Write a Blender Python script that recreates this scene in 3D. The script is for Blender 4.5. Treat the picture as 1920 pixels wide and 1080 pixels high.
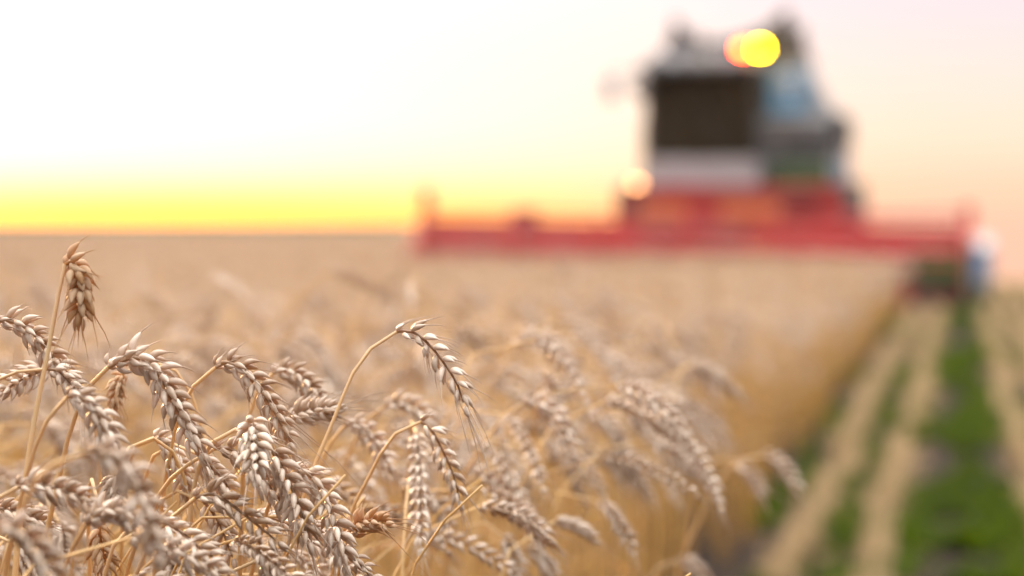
import bpy, bmesh, math, random
import numpy as np
from mathutils import Vector, Matrix, noise

for o in list(bpy.data.objects):
    bpy.data.objects.remove(o)
sc = bpy.context.scene
COL = sc.collection
R = math.radians

# ------------------------------------------------------------------ camera
CAM_H = 1.05
F_MM, SENS = 85.0, 36.0
PXR = F_MM / SENS * 1920.0            # photo pixels per radian
HORIZON_Y = 415.0
PITCH = math.atan((540 - HORIZON_Y) / PXR)
cd = bpy.data.cameras.new('camera')
cam = bpy.data.objects.new('camera', cd); COL.objects.link(cam)
cd.lens = F_MM; cd.sensor_width = SENS; cd.sensor_fit = 'HORIZONTAL'
cd.clip_start = 0.05; cd.clip_end = 20000
cam.location = (0, 0, CAM_H)
cam.rotation_euler = (math.pi / 2 - PITCH, 0, 0)
cd.dof.use_dof = True
cd.dof.focus_distance = 1.6
cd.dof.aperture_fstop = 3.9
cd.dof.aperture_blades = 0
sc.camera = cam

# ------------------------------------------------------------------ light
SUN_AZ, SUN_EL = R(-24), R(8)        # azimuth from the view direction (+Y), to the left
sc.view_settings.view_transform = 'Standard'
sc.view_settings.look = 'None'
sc.view_settings.exposure = 0.0
sc.view_settings.gamma = 1.0
sc.cycles.use_denoising = True
sc.cycles.sample_clamp_indirect = 6.0
sc.cycles.max_bounces = 8
sc.cycles.diffuse_bounces = 3
sc.cycles.transparent_max_bounces = 8

w = bpy.data.worlds.new('World'); sc.world = w; w.use_nodes = True
nt = w.node_tree; nt.nodes.clear(); N = nt.nodes.new; L = nt.links.new
out = N('ShaderNodeOutputWorld')
sky = N('ShaderNodeTexSky'); sky.sky_type = 'NISHITA'; sky.sun_disc = False
sky.sun_elevation = SUN_EL
sky.sun_rotation = SUN_AZ
sky.dust_density = 2.0
bg1 = N('ShaderNodeBackground'); bg1.inputs['Strength'].default_value = 0.05
tint = N('ShaderNodeMix'); tint.data_type = 'RGBA'; tint.blend_type = 'MULTIPLY'; tint.inputs[0].default_value = 1.0
tint.inputs[7].default_value = (0.52, 0.44, 0.62, 1)
L(sky.outputs[0], tint.inputs[6]); L(tint.outputs[2], bg1.inputs['Color'])
tc = N('ShaderNodeTexCoord'); sep = N('ShaderNodeSeparateXYZ'); L(tc.outputs['Generated'], sep.inputs[0])


def wmath(op, a, b=None, clamp=False):
    n = N('ShaderNodeMath'); n.operation = op; n.use_clamp = clamp
    for i, v in enumerate((a, b)):
        if v is None: continue
        if isinstance(v, (int, float)): n.inputs[i].default_value = v
        else: L(v, n.inputs[i])
    return n.outputs[0]


def wramp(fac, stops, interp='LINEAR'):
    n = N('ShaderNodeValToRGB'); n.color_ramp.interpolation = interp
    cr = n.color_ramp
    while len(cr.elements) < len(stops): cr.elements.new(0.5)
    for e, (p, c) in zip(cr.elements, stops):
        e.position = p; e.color = (*c, 1)
    L(fac, n.inputs[0]); return n.outputs[0]


elev = wmath('ARCSINE', sep.outputs[2])
e01 = wmath('POWER', wmath('MULTIPLY', elev, 2 / math.pi, True), 0.4)   # spread the low degrees over the ramp


def ep(deg): return (max(deg, 0) / 90.0) ** 0.4


K = 10.0
glow = wramp(e01, [(0.0, (.46, .15, .003)), (ep(0.35), (.23, .100, .010)), (ep(0.75), (.148, .104, .036)), (ep(1.4), (.121, .105, .074)), (ep(2.3), (.111, .103, .088)),
                   (ep(4.0), (.102, .094, .084)), (ep(7), (.100, .094, .088)), (ep(20), (.058, .054, .050)), (ep(50), (.38, .37, .365)), (1.0, (.78, .765, .755))])
away = wramp(e01, [(0.0, (.100, .058, .043)), (ep(0.8), (.098, .064, .046)), (ep(2.0), (.092, .074, .059)), (ep(3.5), (.088, .074, .068)),
                   (ep(5.5), (.080, .070, .077)), (ep(9), (.09, .085, .087)), (ep(20), (.054, .051, .050)), (ep(50), (.38, .37, .365)), (1.0, (.78, .765, .755))])
az = wmath('ARCTAN2', sep.outputs[0], sep.outputs[1])                   # 0 ahead, + to the right
daz = wmath('ABSOLUTE', wmath('SUBTRACT', az, R(-15)))
m = N('ShaderNodeMapRange'); m.interpolation_type = 'SMOOTHSTEP'
m.inputs['From Min'].default_value = R(5); m.inputs['From Max'].default_value = R(26)
L(daz, m.inputs['Value'])
mix = N('ShaderNodeMix'); mix.data_type = 'RGBA'
L(m.outputs[0], mix.inputs[0]); L(glow, mix.inputs[6]); L(away, mix.inputs[7])
anti = wramp(e01, [(0.0, (.040, .034, .036)), (ep(20), (.042, .040, .041)), (ep(50), (.38, .37, .365)), (1.0, (.78, .765, .755))])
m2 = N('ShaderNodeMapRange'); m2.interpolation_type = 'SMOOTHSTEP'
m2.inputs['From Min'].default_value = R(32); m2.inputs['From Max'].default_value = R(75)
L(daz, m2.inputs['Value'])
mix2 = N('ShaderNodeMix'); mix2.data_type = 'RGBA'
L(m2.outputs[0], mix2.inputs[0]); L(mix.outputs[2], mix2.inputs[6]); L(anti, mix2.inputs[7]); mix = mix2
bg2 = N('ShaderNodeBackground'); bg2.inputs['Strength'].default_value = K
L(mix.outputs[2], bg2.inputs['Color'])
add = N('ShaderNodeAddShader'); L(bg1.outputs[0], add.inputs[0]); L(bg2.outputs[0], add.inputs[1])
L(add.outputs[0], out.inputs['Surface'])

sd = bpy.data.lights.new('sun', 'SUN'); sun = bpy.data.objects.new('sun', sd); COL.objects.link(sun)
sd.energy = 5.0; sd.angle = R(0.6); sd.color = (1.0, 0.58, 0.26)
sdir = Vector((math.sin(SUN_AZ) * math.cos(SUN_EL), math.cos(SUN_AZ) * math.cos(SUN_EL), math.sin(SUN_EL)))
sun.rotation_euler = sdir.to_track_quat('Z', 'Y').to_euler()
sun.location = (-4, 10, 6)

# ------------------------------------------------------------------ coordinates
TH = math.atan((1800 - 960) / PXR)     # the drilled rows run off to the right of the view
CT, ST = math.cos(TH), math.sin(TH)


def uv(u, v): return (u * CT + v * ST, -u * ST + v * CT)       # row coordinates -> world


def to_uv(x, y): return (x * CT - y * ST, x * ST + y * CT)


def sstep(a, b, t):
    t = np.clip((t - a) / (b - a), 0, 1); return t * t * (3 - 2 * t)


def ground_z(x, y):
    u, v = to_uv(np.asarray(x, float), np.asarray(y, float))
    d = np.maximum(0, v - 36)
    drop = np.where(d < 12, 0.0016 * d * d, 0.2304 + (d - 12) * 0.0384)
    return -drop * sstep(-0.24, -0.04, u / np.maximum(v, 5.0))


def at(x, y, D):
    """a photo pixel at depth D as a world point"""
    a, b = (x - 960) / PXR * D, (540 - y) / PXR * D
    c, s = math.cos(PITCH), math.sin(PITCH)
    return np.array((a, D * c + b * s, CAM_H - D * s + b * c))


# ------------------------------------------------------------------ materials
def new_mat(name):
    m = bpy.data.materials.new(name); m.use_nodes = True
    t = m.node_tree; t.nodes.clear()
    return m, t, t.nodes.new, t.links.new


def noise_col(t, scale, c1, c2, c3=None, coord='Object', detail=6, stretch=None, p=(0.35, 0.65)):
    n, l = t.nodes.new, t.links.new
    tcn = n('ShaderNodeTexCoord'); no = n('ShaderNodeTexNoise')
    no.inputs['Scale'].default_value = scale; no.inputs['Detail'].default_value = detail
    if stretch:
        mp = n('ShaderNodeMapping'); mp.inputs['Scale'].default_value = stretch
        l(tcn.outputs[coord], mp.inputs[0]); l(mp.outputs[0], no.inputs['Vector'])
    else:
        l(tcn.outputs[coord], no.inputs['Vector'])
    r = n('ShaderNodeValToRGB'); l(no.outputs[0], r.inputs[0])
    r.color_ramp.elements[0].position = p[0]; r.color_ramp.elements[0].color = (*c1, 1)
    r.color_ramp.elements[1].position = p[1]; r.color_ramp.elements[1].color = (*c2, 1)
    if c3:
        e = r.color_ramp.elements.new(0.5 * (p[0] + p[1])); e.color = (*c3, 1)
    return r.outputs[0], no.outputs[0]


def straw_mat(name, pale, dark, transl, tfac, rough=0.55, spec=0.35, streak=None):
    """dry plant tissue: lets some light through; tone (mesh attribute) and object random vary it"""
    m, t, n, l = new_mat(name)
    o = n('ShaderNodeOutputMaterial')
    a = n('ShaderNodeAttribute'); a.attribute_name = 'tone'
    oi = n('ShaderNodeObjectInfo')
    tcn = n('ShaderNodeTexCoord'); no = n('ShaderNodeTexNoise'); no.inputs['Scale'].default_value = streak or 260
    no.inputs['Detail'].default_value = 3
    l(tcn.outputs['Object'], no.inputs['Vector'])
    f = n('ShaderNodeMath'); f.operation = 'MULTIPLY_ADD'; f.inputs[1].default_value = 0.55
    l(no.outputs[0], f.inputs[0]); l(a.outputs['Fac'], f.inputs[2])
    f2 = n('ShaderNodeMath'); f2.operation = 'MULTIPLY_ADD'; f2.inputs[1].default_value = 0.25; f2.use_clamp = True
    l(oi.outputs['Random'], f2.inputs[0]); l(f.outputs[0], f2.inputs[2])
    mr = n('ShaderNodeMapRange'); mr.inputs['From Min'].default_value = 0.15; mr.inputs['From Max'].default_value = 1.05
    l(f2.outputs[0], mr.inputs['Value'])
    mx = n('ShaderNodeMix'); mx.data_type = 'RGBA'
    mx.inputs[6].default_value = (*pale, 1); mx.inputs[7].default_value = (*dark, 1)
    l(mr.outputs[0], mx.inputs[0])
    b = n('ShaderNodeBsdfPrincipled'); b.inputs['Roughness'].default_value = rough
    b.inputs['Specular IOR Level'].default_value = spec
    l(mx.outputs[2], b.inputs['Base Color'])
    bm_ = n('ShaderNodeBump'); bm_.inputs['Strength'].default_value = 0.25; bm_.inputs['Distance'].default_value = 0.0006
    l(no.outputs[0], bm_.inputs['Height']); l(bm_.outputs[0], b.inputs['Normal'])
    tr = n('ShaderNodeBsdfTranslucent'); tr.inputs[0].default_value = (*transl, 1)
    ms = n('ShaderNodeMixShader'); ms.inputs[0].default_value = tfac
    l(b.outputs[0], ms.inputs[1]); l(tr.outputs[0], ms.inputs[2]); l(ms.outputs[0], o.inputs[0])
    return m


def paint_mat(name, col, rough=0.4, metal=0.0, dirt=(0.22, 0.17, 0.12), dirt_amt=0.35, coat=0.0, scale=3.0):
    m, t, n, l = new_mat(name)
    o = n('ShaderNodeOutputMaterial')
    b = n('ShaderNodeBsdfPrincipled'); b.inputs['Roughness'].default_value = rough
    b.inputs['Metallic'].default_value = metal; b.inputs['Coat Weight'].default_value = coat
    tcn = n('ShaderNodeTexCoord'); no = n('ShaderNodeTexNoise'); no.inputs['Scale'].default_value = scale
    no.inputs['Detail'].default_value = 8; l(tcn.outputs['Object'], no.inputs['Vector'])
    mr = n('ShaderNodeMapRange'); mr.inputs['From Min'].default_value = 0.45; mr.inputs['From Max'].default_value = 0.75
    mr.inputs['To Max'].default_value = dirt_amt; l(no.outputs[0], mr.inputs['Value'])
    mx = n('ShaderNodeMix'); mx.data_type = 'RGBA'; mx.inputs[6].default_value = (*col, 1); mx.inputs[7].default_value = (*dirt, 1)
    l(mr.outputs[0], mx.inputs[0]); l(mx.outputs[2], b.inputs['Base Color'])
    l(b.outputs[0], o.inputs[0])
    return m


def glass_mat(name, col=(0.06, 0.07, 0.06)):
    m, t, n, l = new_mat(name)
    o = n('ShaderNodeOutputMaterial')
    tr = n('ShaderNodeBsdfTransparent'); tr.inputs[0].default_value = (0.42, 0.45, 0.40, 1)
    g = n('ShaderNodeBsdfGlossy'); g.inputs['Roughness'].default_value = 0.04
    fr = n('ShaderNodeFresnel'); fr.inputs[0].default_value = 1.5
    d = n('ShaderNodeBsdfDiffuse'); no, fac = noise_col(t, 4, (.04, .045, .035), (.10, .095, .08)); l(no, d.inputs[0])
    m1 = n('ShaderNodeMixShader'); m1.inputs[0].default_value = 0.25; l(tr.outputs[0], m1.inputs[1]); l(d.outputs[0], m1.inputs[2])
    m2 = n('ShaderNodeMixShader'); l(fr.outputs[0], m2.inputs[0]); l(m1.outputs[0], m2.inputs[1]); l(g.outputs[0], m2.inputs[2])
    l(m2.outputs[0], o.inputs[0])
    return m


def lamp_mat(name, col, strength):
    m, t, n, l = new_mat(name)
    o = n('ShaderNodeOutputMaterial'); e = n('ShaderNodeEmission')
    e.inputs[0].default_value = (*col, 1); e.inputs[1].default_value = strength
    l(e.outputs[0], o.inputs[0]); return m


M = {}
M['ear'] = straw_mat('wheat_ear_husk', (0.80, 0.70, 0.57), (0.23, 0.13, 0.055), (0.90, 0.47, 0.11), 0.20, rough=0.42, spec=0.75)
M['amber'] = straw_mat('backlit_ear_husk', (0.64, 0.50, 0.34), (0.30, 0.15, 0.045), (0.85, 0.47, 0.10), 0.32)  # backlight put into the colour: a darker, more orange copy of the husk
M['stem'] = straw_mat('wheat_straw', (0.69, 0.54, 0.33), (0.58, 0.345, 0.080), (0.88, 0.53, 0.15), 0.27, streak=60)
M['leaf'] = straw_mat('dry_leaf', (0.40, 0.29, 0.17), (0.16, 0.10, 0.045), (0.80, 0.46, 0.14), 0.35, streak=45)
M['stubble'] = straw_mat('cut_straw', (0.46, 0.34, 0.185), (0.28, 0.185, 0.08), (0.8, 0.5, 0.2), 0.2, streak=30)
M['weed'] = straw_mat('weed_leaf', (0.048, 0.074, 0.005), (0.010, 0.015, 0.003), (0.16, 0.24, 0.008), 0.3, spec=0.08, streak=30)
M['red'] = paint_mat('red_paint', (0.42, 0.014, 0.010), 0.45, coat=0.1, dirt_amt=0.5, scale=1.2)
M['dark_red'] = paint_mat('worn_red_paint', (0.16, 0.016, 0.013), 0.55)
M['worn'] = paint_mat('faded_red_paint', (0.30, 0.028, 0.022), 0.5, dirt_amt=0.6, scale=1.0)
M['maroon'] = paint_mat('maroon_shade', (0.07, 0.012, 0.012), 0.55)  # only for the panel that stands in for header shade
M['orange'] = paint_mat('orange_paint', (0.55, 0.17, 0.04), 0.5)
M['grey'] = paint_mat('pale_grey_paint', (0.17, 0.16, 0.17), 0.42, dirt_amt=0.5)
M['grey_blue'] = paint_mat('blue_grey_paint', (0.27, 0.28, 0.30), 0.42)
M['dark_grey'] = paint_mat('dark_grey_paint', (0.055, 0.05, 0.055), 0.5)
M['white'] = paint_mat('white_paint', (0.38, 0.35, 0.35), 0.4)
M['blue'] = paint_mat('blue_paint', (0.09, 0.27, 0.46), 0.4)
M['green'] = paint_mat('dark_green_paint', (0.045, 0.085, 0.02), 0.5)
M['dark'] = paint_mat('dark_trim', (0.035, 0.034, 0.032), 0.5)
M['steel'] = paint_mat('bare_steel', (0.35, 0.33, 0.30), 0.42, 0.8)
M['rubber'] = paint_mat('tyre_rubber', (0.025, 0.024, 0.022), 0.85, dirt_amt=0.6)
M['seat'] = paint_mat('cab_upholstery', (0.05, 0.05, 0.055), 0.8)
M['glass'] = glass_mat('tinted_glass')
M['mirror'] = paint_mat('mirror_glass', (0.75, 0.75, 0.75), 0.05, 1.0, dirt_amt=0.1)
M['beacon'] = lamp_mat('beacon_glow', (1.0, 0.60, 0.0), 130.0)
M['beacon2'] = lamp_mat('orange_lamp_glow', (1.0, 0.045, 0.0), 130.0)
M['lamp'] = lamp_mat('headlamp_glow', (1.0, 0.45, 0.17), 15.0)


def soil_material():
    m, t, n, l = new_mat('field_soil')
    o = n('ShaderNodeOutputMaterial'); b = n('ShaderNodeBsdfPrincipled'); b.inputs['Roughness'].default_value = 0.95; b.inputs['Specular IOR Level'].default_value = 0.08
    c1, f1 = noise_col(t, 2.2, (0.016, 0.011, 0.009), (0.042, 0.029, 0.022), coord='Object', detail=10)
    c2, f2 = noise_col(t, 30, (0.012, 0.009, 0.008), (0.060, 0.042, 0.030), coord='Object', detail=8)
    mx = n('ShaderNodeMix'); mx.data_type = 'RGBA'; mx.inputs[0].default_value = 0.5
    l(c1, mx.inputs[6]); l(c2, mx.inputs[7]); l(mx.outputs[2], b.inputs['Base Color'])
    bp = n('ShaderNodeBump'); bp.inputs['Strength'].default_value = 0.8; bp.inputs['Distance'].default_value = 0.03
    l(f2, bp.inputs['Height']); l(bp.outputs[0], b.inputs['Normal']); l(b.outputs[0], o.inputs[0])
    return m


M['soil'] = soil_material()


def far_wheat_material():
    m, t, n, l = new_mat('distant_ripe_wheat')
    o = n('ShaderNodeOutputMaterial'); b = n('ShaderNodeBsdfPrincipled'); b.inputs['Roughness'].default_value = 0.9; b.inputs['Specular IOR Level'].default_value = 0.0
    c1, f1 = noise_col(t, 0.7, (0.085, 0.062, 0.045), (0.150, 0.115, 0.085), coord='Object', detail=12)  # the slab's missing self-shadow is put into this darker colour
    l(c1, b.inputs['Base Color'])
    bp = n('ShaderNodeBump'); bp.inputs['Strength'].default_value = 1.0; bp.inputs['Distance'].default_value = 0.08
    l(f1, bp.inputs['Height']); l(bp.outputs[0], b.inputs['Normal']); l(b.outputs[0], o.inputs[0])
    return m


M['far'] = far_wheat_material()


# ------------------------------------------------------------------ object helpers
def tag(o, label=None, cat=None, group=None, kind=None):
    if label: o['label'] = label
    if cat: o['category'] = cat
    if group: o['group'] = group
    if kind: o['kind'] = kind
    return o


def empty(name, loc, rz=0.0):
    o = bpy.data.objects.new(name, None); COL.objects.link(o)
    o.empty_display_size = 0.1
    o.location = loc; o.rotation_euler = (0, 0, rz); return o


class Geo:
    """collects vertices, quads and triangles as arrays; builds one mesh"""
    def __init__(s): s.v, s.q, s.t, s.a, s.n = [], [], [], [], 0

    def add(s, v, q=None, t=None, tone=0.3):
        v = np.asarray(v, float)
        if q is not None and len(q): s.q.append(np.asarray(q, int) + s.n)
        if t is not None and len(t): s.t.append(np.asarray(t, int) + s.n)
        s.v.append(v); s.n += len(v)
        s.a.append(np.broadcast_to(np.asarray(tone, float), (len(v),)))

    def xform(s, g, rz=0.0, scale=(1, 1, 1), loc=(0, 0, 0), dtone=0.0):
        """append a transformed copy of another Geo"""
        V = np.concatenate(g.v) * np.asarray(scale); c, sn = math.cos(rz), math.sin(rz)
        V = np.stack((V[:, 0] * c - V[:, 1] * sn, V[:, 0] * sn + V[:, 1] * c, V[:, 2]), 1) + np.asarray(loc)
        if g.q: s.q.append(np.concatenate(g.q) + s.n)
        if g.t: s.t.append(np.concatenate(g.t) + s.n)
        s.v.append(V); s.a.append(np.concatenate(g.a) + dtone); s.n += len(V)

    def mesh(s, name, mat, smooth=True, off=(0, 0, 0)):
        me = bpy.data.meshes.new(name)
        V = np.concatenate(s.v) - np.asarray(off)
        q = np.concatenate(s.q) if s.q else np.zeros((0, 4), int)
        t = np.concatenate(s.t) if s.t else np.zeros((0, 3), int)
        me.vertices.add(len(V)); me.vertices.foreach_set('co', V.astype(np.float32).ravel())
        loops = np.concatenate((q.ravel(), t.ravel())).astype(np.int32)
        me.loops.add(len(loops)); me.loops.foreach_set('vertex_index', loops)
        nf = len(q) + len(t)
        me.polygons.add(nf)
        st = np.concatenate((np.arange(len(q)) * 4, len(q) * 4 + np.arange(len(t)) * 3)).astype(np.int32)
        me.polygons.foreach_set('loop_start', st)
        me.polygons.foreach_set('use_smooth', np.full(nf, smooth))
        at_ = me.attributes.new('tone', 'FLOAT', 'POINT')
        at_.data.foreach_set('value', np.concatenate(s.a).astype(np.float32))
        me.update(calc_edges=True)
        me.materials.append(mat)
        return me

    def obj(s, name, mat, parent=None, smooth=True, off=(0, 0, 0)):
        o = bpy.data.objects.new(name, s.mesh(name, mat, smooth, off)); COL.objects.link(o)
        if parent: o.parent = parent
        return o


def norm(v): return v / (np.linalg.norm(v) + 1e-12)


def catmull(P, n):
    P = np.asarray(P, float)
    if len(P) == 2: P = np.array([P[0], (P[0] + P[1]) / 2, P[1]])
    Q = np.vstack((2 * P[0] - P[1], P, 2 * P[-1] - P[-2]))
    o = []
    for i in range(len(P) - 1):
        p0, p1, p2, p3 = Q[i:i + 4]
        for t in np.linspace(0, 1, 12, endpoint=False):
            o.append(0.5 * (2 * p1 + (p2 - p0) * t + (2 * p0 - 5 * p1 + 4 * p2 - p3) * t * t + (3 * p1 - p0 - 3 * p2 + p3) * t ** 3))
    o.append(P[-1]); o = np.array(o)
    return resample(o, n)


def resample(P, n):
    d = np.concatenate(([0], np.cumsum(np.linalg.norm(np.diff(P, axis=0), axis=1))))
    s = np.linspace(0, d[-1], n)
    return np.stack([np.interp(s, d, P[:, k]) for k in range(3)], 1)


def frames(P, ref):
    """tangent, normal, binormal along a polyline, carried without twist from REF"""
    T = np.gradient(P, axis=0); T /= np.linalg.norm(T, axis=1)[:, None] + 1e-12
    Nn = np.zeros_like(P); n = norm(ref - T[0] * np.dot(ref, T[0]))
    for i in range(len(P)):
        n = norm(n - T[i] * np.dot(n, T[i])); Nn[i] = n
    return T, Nn, np.cross(T, Nn)


def tube(g, P, rad, seg=6, tone=0.3, close=True):
    P = np.asarray(P, float); n = len(P)
    rad = np.broadcast_to(np.asarray(rad, float), (n,))
    ref = np.array((0.31, 0.95, 0.02)); T, A, B = frames(P, ref)
    a = np.linspace(0, 2 * math.pi, seg, endpoint=False)
    V = P[:, None, :] + rad[:, None, None] * (np.cos(a)[None, :, None] * A[:, None, :] + np.sin(a)[None, :, None] * B[:, None, :])
    V = V.reshape(-1, 3)
    i, j = np.meshgrid(np.arange(n - 1), np.arange(seg), indexing='ij')
    q = np.stack((i * seg + j, i * seg + (j + 1) % seg, (i + 1) * seg + (j + 1) % seg, (i + 1) * seg + j), -1).reshape(-1, 4)
    t = None
    if close:
        V = np.vstack((V, P[0], P[-1])); k = n * seg; jj = np.arange(seg)
        t = np.vstack((np.stack((np.full(seg, k), (jj + 1) % seg, jj), 1),
                       np.stack((np.full(seg, k + 1), (n - 1) * seg + jj, (n - 1) * seg + (jj + 1) % seg), 1)))
    if np.ndim(tone): tone = np.concatenate((np.repeat(tone, seg), [tone[0], tone[-1]][:2 if close else 0]))
    g.add(V, q, t, tone)


def ribbon(g, P, side, width, tone=0.4, fold=0.25):
    """a leaf blade: a folded strip with a midrib"""
    P = np.asarray(P); n = len(P); T, A, B = frames(P, side)
    wd = np.broadcast_to(np.asarray(width), (n,))[:, None]
    V = np.stack((P - A * wd + B * wd * fold, P, P + A * wd + B * wd * fold), 1).reshape(-1, 3)
    q = []
    for i in range(n - 1):
        for k in range(2): q.append((i * 3 + k, i * 3 + k + 1, i * 3 + k + 4, i * 3 + k + 3))
    g.add(V, q, None, tone)


def almond(rings, seg):
    """unit husk template, base at 0, tip at z = 1"""
    ts = np.linspace(0.06, 0.93, rings)
    a = np.linspace(0, 2 * math.pi, seg, endpoint=False)
    V = [(0, 0, 0)]
    for t in ts:
        r = (math.sin(math.pi * t ** 0.80)) ** 0.62 * (1 - 0.20 * t)
        bow = 0.10 * math.sin(math.pi * t)
        for x in a:
            keel = 1 + 0.16 * max(0, math.cos(x)) ** 4
            V.append((r * math.cos(x) * keel, r * math.sin(x), t))
    V.append((0.1, 0, 1)); V = np.array(V)
    q, t = [], []
    for j in range(seg): t.append((0, 1 + (j + 1) % seg, 1 + j))
    for i in range(rings - 1):
        for j in range(seg):
            q.append((1 + i * seg + j, 1 + i * seg + (j + 1) % seg, 1 + (i + 1) * seg + (j + 1) % seg, 1 + (i + 1) * seg + j))
    k = len(V) - 1; b = 1 + (rings - 1) * seg
    for j in range(seg): t.append((b + j, b + (j + 1) % seg, k))
    return V, np.array(q), np.array(t)


ALM = {2: almond(6, 8), 1: almond(4, 6), 0: almond(3, 4)}


def husk(g, lod, base, d, outw, L_, w_, th, tone):
    V, q, t = ALM[lod]
    z = norm(d); x = norm(outw - z * np.dot(outw, z)); y = np.cross(z, x)
    P = base + V[:, :1] * x * th + V[:, 1:2] * y * w_ + V[:, 2:] * z * L_
    # the husk bows outward
    P = P + x * (0.10 * L_ * np.sin(np.pi * V[:, 2:]))
    g.add(P, q, t, tone)


def build_ear(g, curve, ref, rng, lod=2, size=1.0, awn=1.0, n=None, plump=1.0):
    """a wheat ear along CURVE: spikelets alternate on two sides, three or four husks each"""
    P = resample(np.asarray(curve), 64)
    T, A, B = frames(P, ref)
    ln = np.linalg.norm(np.diff(P, axis=0), axis=1).sum()
    n = n or max(12, int(round(ln / 0.0047)))
    tube(g, P[::4], np.linspace(0.0012, 0.0007, 16) * size, 5 if lod else 4, 0.95, close=False)  # rachis toned dark, putting the shade between husks into its colour
    for i in range(n):
        f = (i + 0.15) / n
        k = min(63, int(f * 60)); sgn = 1 if i % 2 else -1
        t_, a_, b_ = T[k], A[k], B[k]
        env = min(1.0, 0.62 + 3.0 * f) * (1.0 if f < 0.75 else 1.0 - 0.9 * (f - 0.75))
        open_ = R(rng.uniform(26, 46)) * (1 - 0.45 * max(0, f - 0.7) / 0.3)
        base = P[k] + a_ * sgn * 0.0011 * size
        sp_tone = rng.uniform(-0.05, 0.30)
        Lh = 0.0116 * size * env * rng.uniform(0.82, 1.15)
        if lod == 0:
            d = t_ * math.cos(open_) + a_ * sgn * math.sin(open_)
            husk(g, 0, base, d, a_ * sgn, Lh * 1.1, 0.0042 * size * env * plump, 0.0034 * size * env, sp_tone)
            continue
        fans = (-1, 1, 0)
        for j, fb in enumerate(fans):
            beta = R(30) * fb + R(rng.uniform(-13, 13))
            op = open_ * (1.15 if j == 2 else 1.0) + R(rng.uniform(-11, 11))
            if j == 3: op *= 0.55
            d = (t_ * math.cos(op) + a_ * sgn * math.sin(op)) * math.cos(beta) + b_ * math.sin(beta)
            outw = norm(a_ * sgn * (0.55 if fb else 1.0) + b_ * (1.1 * fb) - t_ * 0.1)
            L2 = Lh * (1.0 if j < 2 else 0.96)
            b0 = base + b_ * fb * 0.0013 * size + t_ * (0.0012 * size if j == 2 else 0)
            tone = sp_tone + rng.uniform(-0.15, 0.25) + (0.15 if j == 3 else 0)
            husk(g, lod, b0, d, outw, L2, 0.0023 * size * env * plump, 0.0021 * size * env * plump, tone)
            if j != 3 and rng.random() < 0.8:
                e0 = b0 + norm(d) * L2 * 0.95 + outw * 0.0003
                la = rng.uniform(0.0015, 0.0045) * awn * size
                if f > 0.82: la *= rng.uniform(1.5, 4.0)
                dd = norm(norm(d) + t_ * 0.5 + b_ * rng.uniform(-.3, .3) + a_ * rng.uniform(-.25, .25))
                e1 = e0 + dd * la; e2 = e1 + norm(dd + t_ * 0.3 + np.array((0, 0, -0.15))) * la * 0.8
                tube(g, (e0, e1, e2), (0.00042 * size, 0.00030 * size, 0.00010), 3, 0.25, close=False)
    # terminal spikelet
    for fb in (-0.8, 0.8, 0):
        d = norm(T[-1] + B[-1] * fb * 0.35 + A[-1] * rng.uniform(-.15, .15))
        husk(g, lod, P[-1] - T[-1] * 0.001, d, B[-1] * (fb or 0.3) + A[-1] * 0.2, 0.0088 * size, 0.0020 * size, 0.0016 * size, rng.uniform(0, .3))
        if lod:
            e0 = P[-1] + d * 0.0075 * size
            la = rng.uniform(0.004, 0.011) * awn
            tube(g, (e0, e0 + d * la, e0 + norm(d + np.array((0, 0, -.2))) * la * 2.0), (0.0005, 0.0003, 0.0001), 3, 0.2, close=False)


def leaf_path(base, az, ln, up, curl, rng, n=12):
    """a dry leaf leaving the stem: rises, bends over, twists"""
    P = [np.array(base, float)]; e = up
    for i in range(n - 1):
        a = az + rng.uniform(-.12, .12) + 0.5 * curl * i / n
        P.append(P[-1] + ln / n * np.array((math.cos(a) * math.cos(e), math.sin(a) * math.cos(e), math.sin(e))))
        e -= curl / n * (0.6 + 1.2 * i / n)
    return np.array(P)


# ------------------------------------------------------------------ ground
def build_ground():
    ys = np.concatenate((np.linspace(-12, 70, 42), 70 + np.geomspace(4, 5000, 40)))
    xs = np.concatenate((-np.geomspace(3000, 22, 26), np.linspace(-20, 24, 45), np.geomspace(26, 3000, 26)))
    X, Y = np.meshgrid(xs, ys, indexing='ij'); Z = ground_z(X, Y)
    V = np.stack((X, Y, Z), -1).reshape(-1, 3); m_ = len(ys)
    i, j = np.meshgrid(np.arange(len(xs) - 1), np.arange(m_ - 1), indexing='ij')
    q = np.stack((i * m_ + j, (i + 1) * m_ + j, (i + 1) * m_ + j + 1, i * m_ + j + 1), -1).reshape(-1, 4)
    g = Geo(); g.add(V, q)
    tag(g.obj('ground', M['soil']), kind='structure')


build_ground()


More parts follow.
